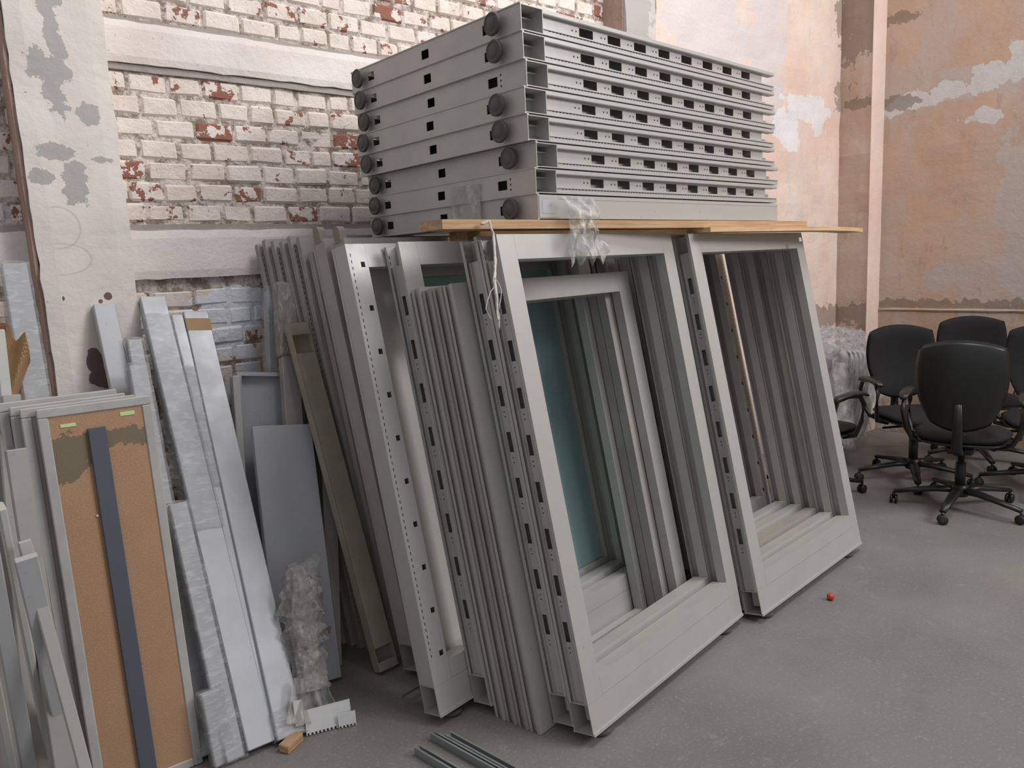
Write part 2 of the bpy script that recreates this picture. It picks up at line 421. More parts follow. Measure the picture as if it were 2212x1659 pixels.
ledge = mat_plaster('grey_mortar_ledge', (.36, .32, .30), (.45, .40, .37), (.40, .38, .36), (), ())
struct('trim_3', slab(-3, 3.60, YW-.012, YW+.05, 1.758, 1.786, 90, 1, .006, 9), ledge)
struct('trim_4', slab(-3, 3.60, YW-.012, YW+.05, 2.378, 2.402, 90, 1, .006, 12), ledge)
struct('trim_5', slab(-3, 3.60, YW-.012, YW+.05, 2.558, 2.576, 90, 1, .006, 14), ledge)
struct('trim_6', slab(-3, 3.60, YW+.006, YW+.05, 1.530, 1.566, 90, 1, .004, 19), mat_brown())
# first pillar
PY = 3.15
PX0, PX1 = at(60, 398, PY).x, at(268, 398, PY).x
P_ = lambda px, py: tuple(at(px, py, PY))
def pb(px, py, rx, rz): c = at(px, py, PY); return ((c.x, c.y, c.z), (rx, .5, rz))
pl = [pb(105, 50, .035, .12), pb(88, 130, .045, .06), pb(125, 210, .045, .10), pb(190, 250, .05, .04), pb(130, 330, .05, .03), pb(165, 385, .05, .07), pb(90, 385, .04, .025), pb(215, 345, .05, .018)]
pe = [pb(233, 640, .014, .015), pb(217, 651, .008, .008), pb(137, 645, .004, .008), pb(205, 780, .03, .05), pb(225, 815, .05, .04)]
mpil = mat_pillar('whitewashed_pillar', pl, pe, [(P_(125, 492), (.072, 3, .074)), (P_(134, 560), (.096, 3, .056))])
struct('wall_left_pillar', slab(PX0, PX1, PY, YW+.02, 0, 4.6, 6, 90, .008, 3), mpil)
struct('trim_7', slab(PX0-.012, PX0-.001, PY+.014, YW+.02, 0, 4.6, 1, 90, .003, 8), mat_brown())
# second pillar
P2 = at(1354, 30, YP).x; P3 = at(1419, 30, YP).x
mp2 = mat_pillar('mottled_pillar', [((P2+.1, YP, 3.0), (.14, .5, .2)), ((P2+.12, YP, 2.7), (.12, .5, .14))], (), (), (.66, .60, .56))
struct('wall_left_pillar_far', slab(P2, P3, YP, YW+.3, 0, 4.6, 4, 60, .012, 6), mp2)
struct('trim_8', slab(P2-.012, P2-.001, YP+.02, YW+.3, 0, 4.6, 1, 60, .006, 16), mat_brown())
XC = at(1812, 400, YP).x
peach, peach2, lil = (.80, .585, .475), (.86, .70, .60), (.70, .65, .65)
a1 = at(1750, 240, YP); a2 = at(1700, 290, YP); a3 = at(1560, 60, YP); a4 = at(1650, 80, YP); a5 = at(1500, 30, YP)
b = slab(P3+.001, XC+.3, YP+.004, YW+.3, 0, 4.6, 60, 60, .012, 2)
struct('wall_left_plaster', b, mat_plaster('peach_plaster_left', peach, peach2, lil,
    [((a3.x, YP, a3.z), (.45, .5, .35)), ((a4.x, YP, a4.z), (.3, .5, .5)), ((a5.x, YP, a5.z), (.3, .5, .3))],
    [((a1.x, YP, a1.z), (.30, .5, .07)), ((a2.x, YP, a2.z), (.20, .5, .14)), ((a1.x-.1, YP, a1.z+.07), (.3, .5, .05)), ((a1.x+.12, YP, a1.z-.02), (.12, .5, .13))],
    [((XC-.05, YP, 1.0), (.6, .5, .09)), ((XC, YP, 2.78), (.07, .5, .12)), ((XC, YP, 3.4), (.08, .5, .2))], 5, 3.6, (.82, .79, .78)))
# corner column and right wall (faces towards -X)
Y1 = atx(1878, 400, XC).y; XR = at(1902, 400, Y1).x
op, op2, gr = (.50, .335, .235), (.57, .395, .29), (.48, .425, .40)
def wall_x(x, y0, y1, z0, z1, ny, nz2, amp, seed, thick=.3):
    mb = slab(y0, y1, 0, thick, z0, z1, ny, nz2, amp, seed)
    mb.v = [(x+q[1], q[0], q[2]) for q in mb.v]; mb.f = [f[::-1] for f in mb.f]; return mb
struct('wall_right_column', wall_x(XC, Y1, YP+.05, 0, 4.6, 4, 60, .012, 4, XR-XC+.25),  # side turned from the light, its shade painted in as darker plaster
       mat_plaster('shaded_column_plaster', (.46, .31, .225), (.52, .39, .31), (.50, .44, .41), (), (), [((XC, 3, 3.3), (1, .25, .3)), ((XC, 3, 1.0), (1, 1, .1)), ((XC, 2.95, 2.7), (1, .12, .05))]))
struct('trim_9', MB().bbox(XC-.004, XR+.01, Y1-.012, Y1+.002, 0, 4.6, .004), mat_plaster('lit_strip_plaster', (.80, .58, .47), (.86, .70, .62), (.72, .62, .58), (), ()))  # column face towards the light, its brightness put into the colour
rp = lambda px, py: atx(px, py, XR)
q = [rp(1980, 215), rp(2060, 190), rp(2150, 165), rp(2200, 110), rp(2140, 30), rp(2195, 420), rp(2212, 520), rp(2050, 600), rp(1930, 235), rp(2120, 250), rp(2250,300)]
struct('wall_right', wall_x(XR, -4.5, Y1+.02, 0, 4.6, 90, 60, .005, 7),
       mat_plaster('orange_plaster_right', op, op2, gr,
       [((XR, q[5].y, q[5].z), (1, .14, .4)), ((XR, q[6].y, q[6].z), (1, .2, .4)), ((XR, q[7].y, q[7].z), (1, .2, .1)), ((XR, q[2].y, q[2].z), (1, .4, .14))],
       [((XR, q[0].y, q[0].z), (1, .16, .07)), ((XR, q[1].y, q[1].z), (1, .2, .07)), ((XR, q[2].y, q[2].z+.02), (1, .25, .08)), ((XR, q[8].y, q[8].z), (1, .1, .045)), ((XR, q[3].y, q[3].z), (1, .05, .12)), ((XR, q[9].y, q[9].z), (1, .12, .05))],
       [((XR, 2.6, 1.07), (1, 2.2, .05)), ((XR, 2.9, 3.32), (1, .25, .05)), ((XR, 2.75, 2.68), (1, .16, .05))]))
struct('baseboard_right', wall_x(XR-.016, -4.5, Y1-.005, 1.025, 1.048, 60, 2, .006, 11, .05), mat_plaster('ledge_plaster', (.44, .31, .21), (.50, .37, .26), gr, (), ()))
struct('trim_10', wall_x(XR-.008, -4.5, Y1-.005, 0, 1.024, 60, 10, .006, 13, .03), mat_plaster('lower_wall_plaster', (.42, .29, .19), (.48, .34, .23), gr, (), ()))

# ------------------------------------------------------------------ partition frames
T = .082
def slots_holes(z0, H, long_=True):
    hs = []
    z = .337
    while z < H-.1:
        hs.append(('s', z-.034, z+.034)); z += .1555
    return hs
cache = {}
def cached(key, fn):
    if key not in cache: cache[key] = fn()
    return cache[key]
def m_stile(H, W, T, z0, side, ws, perf, matk, closed, rail=False):
    # local panel frame: x across, y thickness (front at 0), z up
    def fn():
        b = MB(); sx = 0 if side == 0 else W; sg = 1 if side == 0 else -1
        X = lambda a: sx+sg*a
        def bx(a0, a1, y0, y1, z0_, z1_): b.box(min(X(a0), X(a1)), max(X(a0), X(a1)), y0, y1, z0_, z1_)
        ho = []
        if perf:
            z = z0+.10
            while z < H-.03:
                ho.append((.012, .0155, z, z+.011)); z += .0225
            z = z0+.09
            while z < H-.03:
                ho.append((.050, .067, z, z+.019)); z += .152
        fl_ = (lambda u, v, w_: (X(u), w_, v))
        b.plate((0, ws), (z0, H), ho, fl_, .0025)
        bx(.0, .0022, .0025, .0125, z0, H)                  # outer return of the front sheet
        bx(ws-.0025, ws, .0025, T*.5 if T > .06 else T-.004, z0, H)
        if T > .06: bx(ws-.034, ws-.0315, T*.5, T-.0026, z0, H); bx(ws-.034, ws-.0026, T*.5-.0026, T*.5-.0001, z0, H)  # inner return
        # rear sheet, narrower, with dash perforation
        hr = []
        if T > .06:
            z = z0+.08
            while z < H-.03: hr.append((.012, .016, z, z+.011)); z += .0225
        b.plate((0, ws*.92), (z0, H), hr, lambda u, v, w_: (X(u), T-.0025+w_, v), .0025)
        bx(.0, .0022, T-.012, T-.0025, z0, H)
        if closed:
            bx(.001, .003, .010, T-.012, z0, H)
        elif rail:
            hw = []; c = .0365
            for k, a, e in slots_holes(z0, H):
                hw.append((c-.0155, c+.0155, a-.003, e+.003))
                for dz in (-.022, -.042): hw.append((c-.003, c+.003, a+dz, a+dz+.006))
            ze = H-.085
            b.plate((.014, T-.018), (z0, ze), hw, lambda u, v, w_: (X(.017)+sg*w_, u, v), .002)
            bx(.0015, .034, .0125, .0145, z0, H)
            bx(.0, .034, T-.022, T-.018, z0, H)
            hd = []; z = z0+.03
            while z < H-.02: hd.append((T-.017, T-.0145, z, z+.009)); z += .0175
            b.plate((T-.0178, T-.0122), (z0, H), hd, lambda u, v, w_: (X(.004)+sg*w_, u, v), .002)
        else:
            hw = []
            c = T*.5
            if T > .06:
                for k, a, e in slots_holes(z0, H):
                    hw.append((c-.010, c+.010, a, e))
                    for dz in (-.036, -.052) if True else (): hw.append((c-.002, c+.003, a+dz+.014, a+dz+.019)) if a+dz > z0+.05 else None
                ze = H-.075
                z = z0+.06
                while z < ze: hw.append((T-.019, T-.0165, z, z+.009)); z += .018
            else:
                z = z0+.12; ze = H
                while z < H-.1: hw.append((c-.004, c+.004, z, z+.05)); z += .12
            b.plate((.004, T-.004), (z0, ze), hw, lambda u, v, w_: (X(.011)+sg*w_, u, v), .002)
            bx(.0, .011, .0135, .0155, z0, H); 
            if T > .06: bx(.002, .011, T-.026, T-.024, z0, ze)
        return b.mesh('stile', M[matk])
    return cached(('st', H, W, T, z0, side, ws, perf, matk, closed, rail), fn)
def m_base(W, T, matk, bh=.102, feet_holes=(True, True)):
    def fn():
        b = MB()
        b.box(0, W, 0, .0028, 0, bh); b.box(0, W, T-.0028, T, 0, bh)
        b.box(0, W, .0028, T-.0028, bh-.0028, bh-.0002)
        c = T/2; ho = [(W*.5-.022, W*.5+.022, c-.016, c+.016), (.125, .170, c-.016, c+.016), (W-.190, W-.142, c-.016, c+.016)]
        for q in (-.018, 0, .018): ho.append((W-.128, W-.121, c+q-.0035, c+q+.0035))
        b.plate((0, W), (.0028, T-.0028), ho, lambda u, v, w_: (u, v, w_), .0028)
        b.box(0, W, -.004, .0, -.003, .007); b.box(0, W, T, T+.003, -.003, .006)
        for xx in (.05, W-.075):                       # inner welded brackets
            b.box(xx, xx+.004, .02, T-.02, .02, bh-.0028); b.box(xx, xx+.025, .02, .024, .03, bh-.0028)
        return b.mesh('base_rail', M[matk])
    return cached(('ba', W, T, matk), fn)
def m_rail(W, ws, z0, z1, T, kind, matk):
    def fn():
        b = MB(); x0, x1 = ws+.0006, W-ws-.0006
        if kind == 'bottom':
            b.box(x0, x1, 0, .0025, z0, z1); b.box(x0, x1, .0025, T*.8, z1-.0025, z1); b.box(x0, x1, T-.0025, T, z0, z1-.01)
            b.box(x0, x1, T*.8-.0025, T*.8, z1-.012, z1-.0025)
        else:
            b.box(x0, x1, 0, .0025, z0, z1); b.box(x0, x1, .0025, T*.55, z0, z0+.0025); b.box(x0, x1, T-.0025, T, z0+.01, z1)
            b.box(x0, x1, T*.55-.0025, T*.55, z0, z1-.003)
        return b.mesh(kind+'_rail', M[matk])
    return cached(('ra', W, ws, z0, z1, T, kind, matk), fn)
def m_foot():
    def fn():
        return MB().lathe([(.0, -.034), (.020, -.034), (.022, -.031), (.030, -.031), (.032, -.034), (.037, -.030), (.037, -.020), (.030, -.017), (.008, -.016), (.006, -.003), (.006, .004), (0, .004)], 20).mesh('foot', M['rubber'], True)
    return cached('foot', fn)
def panel(name, label, cat, group, Mx, H=1.642, W=1.057, T_=T, ws=.080, base=True, infill=None, perf=False, matk='grey',
          feet=(1, 1), closed=False, rail=False, top=.082, bot=.066, tabs=False):
    r = thing(name, label, cat, group, Mx)
    z0 = .1025 if base else 0
    if base: link('base_rail', m_base(W, T_, matk), r)
    link('stile', m_stile(H, W, T_, z0, 0, ws, perf, matk, closed, rail), r)
    link('stile', m_stile(H, W, T_, z0, 1, ws, perf, matk, closed, rail), r)
    link('bottom_rail', m_rail(W, ws, z0+.0006, z0+bot, T_, 'bottom', matk), r)
    link('top_rail', m_rail(W, ws, H-top, H, T_, 'top', matk), r)
    if infill:
        def fi():
            return MB().bbox(ws-.004+.005, W-ws-.001, T_*.3, T_*.3+.006, z0+bot+.001, H-top-.001, .001).mesh('pane', M['glass' if infill == 'glass' else matk])
        o = link('glass_pane' if infill == 'glass' else 'skin_sheet', cached(('in', ws, W, T_, z0, bot, H, top, infill, matk), fi), r)
        if infill == 'glass': o['label'] = 'teal frosted glass pane'
    if base:
        for k, xx in enumerate((.085, W-.112)):
            if feet[k]:
                f = link('levelling_foot', m_foot(), r); f.location = (xx, T_/2, 0)
    if tabs:
        def ft():
            mb = MB(); n = 10; pts = [(-.02, 0), (.02, 0)] + [(.02*math.cos(math.pi*i/n), .045+.02*math.sin(math.pi*i/n)) for i in range(n+1)]
            vs = [(0, T_/2+x, H-.01+z) for x, z in pts] + [(.03, T_/2+x, H-.01+z) for x, z in pts]; m = len(pts)
            fs = [tuple(range(m))[::-1], tuple(range(m, 2*m))] + [(i, (i+1) % m, m+(i+1) % m, m+i) for i in range(m)]
            return mb.add(vs, fs).mesh('end_tab', M['tab'])
        link('end_tab', cached(('tab', T_, H), ft), r)
    return r
def lean_mat(x, y, z, yaw, th):
    n = Vector((-math.sin(yaw), math.cos(yaw), 0)); return frame_mat((x, y, z), (math.cos(yaw), math.sin(yaw), 0), n*math.sin(th)+Vector((0, 0, math.cos(th))))
def pack_pos(x, y, yaw, d, s): return x - math.sin(yaw)*d + math.cos(yaw)*s, y + math.cos(yaw)*d + math.sin(yaw)*s

AX, AY, AYAW = 1.547, 1.554, .13
GA = 'partition frames leaning under the left half of the stack'
def A(label, d, s, th=.197, z=.040, **k):
    x, y = pack_pos(AX, AY, AYAW, d, s); return panel('partition_frame', label, 'frame', GA, lean_mat(x, y, z, AYAW, th), **k)
A('front grey partition frame of the left pack, wide open window above its hollow base rail', 0, 0)
A('grey slotted frame directly behind the front frame of the left pack', .086, 0, .199)
A('shorter open grey frame showing its top rail inside the front opening, no base rail', .176, -.06, .199, .002, H=1.53, W=1.02, T_=.046, base=False)
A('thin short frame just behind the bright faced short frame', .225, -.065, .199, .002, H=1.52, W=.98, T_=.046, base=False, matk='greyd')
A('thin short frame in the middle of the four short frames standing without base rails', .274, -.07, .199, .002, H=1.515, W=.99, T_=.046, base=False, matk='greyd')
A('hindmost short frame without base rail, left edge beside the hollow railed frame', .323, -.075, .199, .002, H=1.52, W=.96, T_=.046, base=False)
A('tall grey frame with dark opening and white top rail, behind the four short frames', .384, -.085, .199)
A('frame with small square holes and dashed perforations down its front left stile', .472, -.24, .201, perf=True, W=1.24, closed=True)
A('partition frame holding the teal frosted glass pane', .560, -.12, .203, infill='glass', W=1.16, H=1.60, closed=True, ws=.125)
GB = 'thin dusty panels packed against the brick wall'
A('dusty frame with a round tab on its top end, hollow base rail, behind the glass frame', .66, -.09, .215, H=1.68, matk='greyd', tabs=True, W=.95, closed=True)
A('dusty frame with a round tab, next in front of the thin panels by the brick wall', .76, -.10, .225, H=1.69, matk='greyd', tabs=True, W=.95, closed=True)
for i in range(9):
    yaw = .105-.009*i; d = .86+.044*i; th = .235+.0035*i
    # pivot at the right end so that the thin panels fan open at the left
    x, y = AX-.115-.02*i, AY+d-.005
    places = ['nearest the round tabbed frames', 'second in the thin row', 'third in the thin row', 'fourth in the thin row', 'middle one of the thin row', 'sixth in the thin row', 'seventh in the thin row', 'next to last before the wall', 'against the brick wall, last of the pack']
    panel('thin_panel', 'thin dusty grey perforated panel, ' + places[i], 'panel', GB, lean_mat(x, y, .002, yaw, th), H=(1.70 if i < 3 else 1.762)+.010*math.sin(i*2.1), W=.98, T_=.030, closed=True, base=False, perf=(i % 2 == 0), matk='greyd', ws=.08, tabs=(i in (1,)))

BX, BY, BYAW = 2.643, 1.627, .075
GC = 'partition frames leaning under the right half of the stack'
def Bf(label, d, s, th=.21, z=.040, **k):
    x, y = pack_pos(BX, BY, BYAW, d, s); return panel('partition_frame', label, 'frame', GC, lean_mat(x, y, z, BYAW, th), **k)
Bf('front frame of the right pack, open window, nearest the red ball', 0, 0)
labs = ['second frame of the right pack, close behind its front frame', 'third frame of the right pack seen through the front opening', 'fourth frame of the right pack with holes along its right stile',
        'bright edged fifth frame of the right pack, pierced with small holes', 'sixth frame of the right pack, mostly in shade', 'seventh frame of the right pack, its sill just showing', 'eighth frame of the right pack, deep in shade', 'hindmost frame of the right pack in front of the wall']
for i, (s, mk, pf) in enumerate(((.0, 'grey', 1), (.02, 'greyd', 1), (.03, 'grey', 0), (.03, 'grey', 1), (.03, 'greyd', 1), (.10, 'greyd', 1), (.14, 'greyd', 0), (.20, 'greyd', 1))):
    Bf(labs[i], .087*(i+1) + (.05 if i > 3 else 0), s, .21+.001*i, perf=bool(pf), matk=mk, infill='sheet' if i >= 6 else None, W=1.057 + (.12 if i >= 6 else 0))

# ------------------------------------------------------------------ the stack on top
SX, SY, SZ, SYAW, SL, SW = 1.689, 1.916, 1.7, .056, 1.655, 1.035
u = Vector((math.cos(SYAW), math.sin(SYAW), 0)); v = Vector((-math.sin(SYAW), math.cos(SYAW), 0))
sh = [0, .004, .014, .002, .010, .045, .036, .042]
lay = ['top panel of the flat stack of grey partition frames', 'second panel from the top of the flat stack', 'third panel from the top, missing its near round foot', 'fourth panel from the top of the flat stack',
       'fifth panel from the top of the flat stack', 'sixth panel from the top, set back to the right', 'seventh panel from the top, near foot missing, small holes beside its square hole', 'bottom panel of the stack, plain closed side above the wooden plank']
for i in range(8):
    zt = SZ + .0856*(8-i) - .0026
    o = Vector((SX, SY, zt)) + u*(sh[i]+.0) + v*SW
    Mx = frame_mat(o, -v, u)
    # frame_mat gives y = z cross x = u x (-v) = -Z : front sheet faces up
    nofoot = i in (2, 6)
    r = panel('stacked_partition_frame', lay[i], 'frame', 'partition frames stacked flat on the planks', Mx, H=SL, W=SW, feet=(1, 0 if nofoot else 1), closed=(i == 7), rail=True, T_=.080)
    if i == 7:
        b = MB().bbox(SW-.002, SW+.0015, .003, .077, .004, .100, .001)
        e = obj('end_cover', b, M['grey'], r)
        obj('cover_line', MB().box(SW+.0015, SW+.0022, .018, T-.02, .019, .080), M['blue'], e)

# planks under the stack
def plank(name, label, x0, y0, z0, L, Wd, Th, yaw, mat, cat='plank', bend=0):
    b = MB(); n = 24
    for i in range(n+1):
        x = L*i/n; dz = bend*(i/n)**6
        b.v += [(x, 0, dz), (x, Wd, dz), (x, Wd, Th+dz), (x, 0, Th+dz)]
    for i in range(n):
        k = i*4
        b.f += [(k, k+4, k+5, k+1), (k+1, k+5, k+6, k+2), (k+2, k+6, k+7, k+3), (k+3, k+7, k+4, k)]
    b.f += [(0, 1, 2, 3), (n*4+3, n*4+2, n*4+1, n*4)]
    o = obj(name, b, mat); o.location = (x0, y0, z0); o.rotation_euler = (0, 0, yaw); return tag(o, label, cat, 'planks between the leaning frames and the stack')
plank('wooden_plank', 'thick orange brown wooden plank under the stack, sawn end at left with twine', 1.31, 1.885, 1.6685, 2.27, .12, .029, .035, M['wood'])
plank('wooden_plank', 'pale wooden plank sticking out at right past the stack, end bent down', 2.68, 1.90, 1.6485, 1.42, .12, .0195, .02, M['wood2'], bend=-.012)
plank('wooden_plank', 'wooden plank lying deeper under the back of the stack', 1.80, 2.42, 1.650, 1.8, .12, .047, .03, M['wood'])

# ------------------------------------------------------------------ plastic pieces
def crumple(name, path, rads, mat, parent=None, n=64, amp=.25, seed=0, flat=.6, side=(1, 0, 0)):
    # a crumpled bag: a tube with strong folded noise
    pts = []; K = 90; n = 64
    path = [Vector(p) for p in path]
    def ev(a, t):
        x = t*(len(a)-1); i = min(int(x), len(a)-2); f = x-i; f = f*f*(3-2*f); return a[i]*(1-f)+a[i+1]*f
    sd = Vector(side).normalized(); vs = []
    for i in range(K+1):
        t = i/K; c = ev(path, t); r = ev(rads, t)
        d = (ev(path, min(t+.02, 1))-ev(path, max(t-.02, 0))).normalized(); a = (sd-d*sd.dot(d)).normalized(); bb = d.cross(a)
        for j in range(n):
            th = 2*math.pi*j/n; base = a*math.cos(th) + bb*(math.sin(th)*flat)
            p = c + base*r
            w1 = .3-abs(noise.noise(p*17+Vector((seed, 0, 0))))*1.4; w2 = (.3-abs(noise.noise(Vector((p.x*75, p.y*75, p.z*38))+Vector((0, seed, 0)))))*.9
            vs.append(p + base*r*amp*(w1+w2))
    fs = [(i*n+j, i*n+(j+1) % n, (i+1)*n+(j+1) % n, (i+1)*n+j) for i in range(K) for j in range(n)]
    fs += [tuple(range(n))[::-1], tuple(K*n+j for j in range(n))]
    return obj(name, MB().add(vs, fs), mat, parent, True)

# film hanging from the stack corner
p0 = at(1225, 432, SY-.02)
def hang(u_, v_):
    x = p0.x-.0 + (u_-.22)*.17*(1-.18*math.sin(v_*4)) + .008*math.sin(v_*7)
    z = p0.z + .012 - v_*(.245 - .05*abs(math.sin(u_*11)))
    y = SY-.030 - .034*min(1, v_*3) + .007*math.sin(u_*19+v_*4) + .020*noise.noise(Vector((u_*6, v_*5, 2))) + .008*noise.noise(Vector((u_*16, v_*14, 5)))
    return (x, y, z)
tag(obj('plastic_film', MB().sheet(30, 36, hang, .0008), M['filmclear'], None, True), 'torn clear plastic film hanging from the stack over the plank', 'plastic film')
tq = SX - .006
tag(obj('plastic_tape', MB().sheet(14, 18, lambda a, c: tuple(Vector((SX, SY, SZ)) + v*(.28+.17*a) - u*(.004-.040*min(1, .9)) + Vector((0, 0, -.0+.15*c)) + u*(.0-.004*abs(math.sin(a*9+c*4)))), .0008), M['filmclear'], None, True), 'patch of clear tape across the left ends of the two lowest stacked panels', 'tape')
# twine
tp = [at(1040, 484, 1.87), at(1056, 478, 1.865), at(1066, 505, 1.85), at(1070, 560, 1.80), at(1068, 600, 1.74), at(1072, 640, 1.70), at(1076, 690, 1.68), at(1077, 712, 1.68)]
tw = thing('twine', 'frayed white twine hanging from the sawn end of the plank', 'string', None, Matrix.Translation(tp[0]))
def tl(pts): return [p-tp[0] for p in pts]
def wob(pts, a, s):
    out = []
    for i in range(len(pts)-1):
        for k in range(5):
            p = pts[i].lerp(pts[i+1], k/5); nv = noise.noise_vector(p*30+Vector((s, 0, 0))); out.append(p+nv*a)
    return out+[pts[-1]]
b = MB()
for s in range(3): b.tube(wob(tl(tp), .006, s*3.3), .0032, 6)
obj('strand', b, M['string'], tw, True)
b = MB()
fr = [at(1068, 620, 1.72), at(1052, 650, 1.70), at(1050, 668, 1.69), at(1062, 690, 1.68)]
b.tube(wob(tl(fr), .004, 1), .0012, 5); fr = [at(1070, 600, 1.73), at(1084, 630, 1.71), at(1078, 668, 1.69)]; b.tube(wob(tl(fr), .004, 2), .0014, 5)
obj('frayed_strand', b, M['string'], tw, True)
lb = at(1728, 513, BY+.34)
o = obj('paper_label', MB().box(0, .026, -.001, .0, -.02, 0), M['white']); o.matrix_world = frame_mat((lb.x-.02, lb.y-.004, lb.z), (math.cos(BYAW), math.sin(BYAW), 0), (-.016, .208, .978)); tag(o, 'small white label at the top right corner of the right front frame', 'label')

# ------------------------------------------------------------------ loose pieces leaning at the left
def slat(name, label, cat, bot, top, Yt, w_, t_, kind='box', matk='blue', xd=(1, .05, 0), z0=0.0, wrap=None, group=None, wrapz=None, sink=0):
    B = fl(*bot, z0) if len(bot) == 2 else Vector(bot); Tp = at(*top, Yt) if len(top) == 2 else Vector(top)
    L = (Tp-B).length
    MM = frame_mat(B, xd, Tp-B); MM[2][3] += t_*abs(MM[2][1]) + w_/2*abs(MM[2][0]) + .001
    r = thing(name, label, cat, group, MM)
    h = w_/2
    if kind == 'box':
        b = MB().bbox(-h, h, 0, t_, 0, L, .003); nm = 'body'
    elif kind == 'channel':      # open towards the viewer's left/back
        b = MB(); b.box(-h, h, 0, .002, 0, L); b.box(-h, -h+.002, .002, t_, 0, L); b.box(h-.002, h, .002, t_, 0, L); b.box(-h+.002, -h+.014, t_-.002, t_, 0, L); b.box(h-.014, h-.002, t_-.002, t_, 0, L); nm = 'channel'
    elif kind == 'cchannel':     # open front, lips, cap at both ends
        b = MB(); b.box(-h, h, 0, .002, .09, L-.13); b.box(-h, -h+.002, 0, t_, 0, L); b.box(h-.002, h, 0, t_, 0, L); b.box(-h, h, t_-.002, t_, 0, L)
        b.box(-h+.002, h-.002, 0, .002, L-.05, L); b.box(-h+.002, h-.002, 0, .002, 0, .035); nm = 'channel'
    elif kind == 'tray':
        b = MB(); e = .018; b.box(-h, h, t_-.002, t_, 0, L)
        b.box(-h, -h+.002, 0, t_-.002, 0, L); b.box(h-.002, h, 0, t_-.002, 0, L); b.box(-h+.002, h-.002, 0, t_-.002, L-.002, L)
        b.box(-h+.002, -h+e, 0, .002, 0, L); b.box(h-e, h-.002, 0, .002, 0, L); b.box(-h+e, h-e, 0, .002, L-e, L); nm = 'tray'
    obj(nm, b, M[matk], r)
    if wrap:
        a0, a1 = wrapz or (-.002, L+.006); g = .006; mb = MB()
        def ring(t, q, s_):
            P = [(-h-g, -g), (h+g, -g), (h+g, t_+g), (-h-g, t_+g)]; x = q*4; i = int(x) % 4; f = x-int(x); p = Vector(P[i]).lerp(Vector(P[(i+1) % 4]), f)
            z = a0+(a1-a0)*t; wv = noise.noise(Vector((p.x*40, p.y*40+s_, z*24+p.x*60)))*.0035 + abs(noise.noise(Vector((p.x*25+s_, p.y*25, z*60))))*.0035
            c = Vector((0, t_/2)); dd = (p-c).normalized(); pp = p+dd*wv; return (pp.x, pp.y, z+.004*math.sin(q*20))
        nr = max(20, int((a1-a0)/.012)); nn = 24; sd = len(label)
        vs = [ring(i/nr, j/nn, sd) for i in range(nr+1) for j in range(nn)]
        fs = [(i*nn+j, (i+1)*nn+j, (i+1)*nn+(j+1) % nn, i*nn+(j+1) % nn) for i in range(nr) for j in range(nn)] + [tuple(range(nn)), tuple(nr*nn+j for j in range(nn))[::-1]]
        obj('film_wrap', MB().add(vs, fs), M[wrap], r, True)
    return r, L
# pieces standing behind
slat('metal_profile', 'plain blue grey flat profile leaning on the whitewashed pillar', 'profile', (.62, 2.62, 0), (226, 662), 3.12, .075, .03, matk='blue')
slat('wrapped_profile', 'short film wrapped profile whose top shows just right of the flat profile on the pillar', 'profile', (.64, 2.50, 0), (292, 742), 3.05, .05, .04, wrap='film')
slat('wrapped_profile', 'wide profile wrapped in clear film, tallest of the wrapped pieces', 'profile', (568, 1628), (332, 655), 3.14, .092, .05, wrap='film', wrapz=(.75, 1.62))
slat('metal_profile', 'narrow grey profile squeezed between the tall wrapped profile and the taped one', 'profile', (604, 1608), (384, 694), 3.16, .045, .05, wrap='film', wrapz=(.9, 1.4))
r, L = slat('metal_profile', 'long flat grey profile with a brown taped top end', 'profile', (632, 1603), (424, 684), 3.16, .096, .035, matk='blue', wrap='film', wrapz=(-.002, .09))
obj('tape', MB().box(-.0485, .0485, -.0012, 0.0, L-.09, L-.035), M['card2'], r)
slat('wrapped_profile', 'slim film wrapped profile standing right beside the brown board', 'profile', (512, 1648), (386, 1094), 2.62, .058, .03, wrap='film')
slat('wrapped_profile', 'low film wrapped piece at the foot of the brown board', 'profile', (487, 1655), (456, 1500), 2.36, .06, .03, wrap='film')
slat('wrapped_profile', 'profile in wrinkled film leaning against the right edge of the brown board', 'profile', (.60, 2.38, 0), (300, 800), 2.92, .06, .045, wrap='film')
# grey crumpled wrap on the tall profile
q0 = at(352, 905, 2.93); q1 = at(395, 960, 2.88); q2 = at(410, 1040, 2.80); q3 = at(440, 1100, 2.74)
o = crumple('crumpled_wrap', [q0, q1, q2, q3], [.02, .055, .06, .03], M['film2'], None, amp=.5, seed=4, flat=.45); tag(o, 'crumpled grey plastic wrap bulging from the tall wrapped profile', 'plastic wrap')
# tray and the plain panel in front
slat('shelf_tray', 'shallow grey tray with rolled edges standing on end behind the plain panel', 'tray', (.98, 2.76, 0), (569, 815), 3.0, .215, .035, kind='tray', matk='blue')
slat('metal_profile', 'thin profile standing left of the shallow tray', 'profile', (.86, 2.66, 0), (512, 818), 2.97, .03, .04, kind='box', matk='grey')
slat('wrapped_profile', 'thin film wrapped profile behind the left side of the tray', 'profile', (.86, 2.84, 0), (494, 822), 3.12, .03, .03, wrap='film')
Bp = fl(676, 1495); 
_pp = slat('plain_panel', 'wide plain grey panel with one paint chip at its lower right', 'panel', (Bp.x, Bp.y, 0), (612, 932), 2.86, .245, .028, kind='box', matk='blue', xd=(1, .05, 0))
obj('paint_chip', MB().box(.078, .102, -.0012, -.0002, .185, .197).box(.088, .098, -.0012, -.0002, .170, .185), M['card2'], _pp[0])
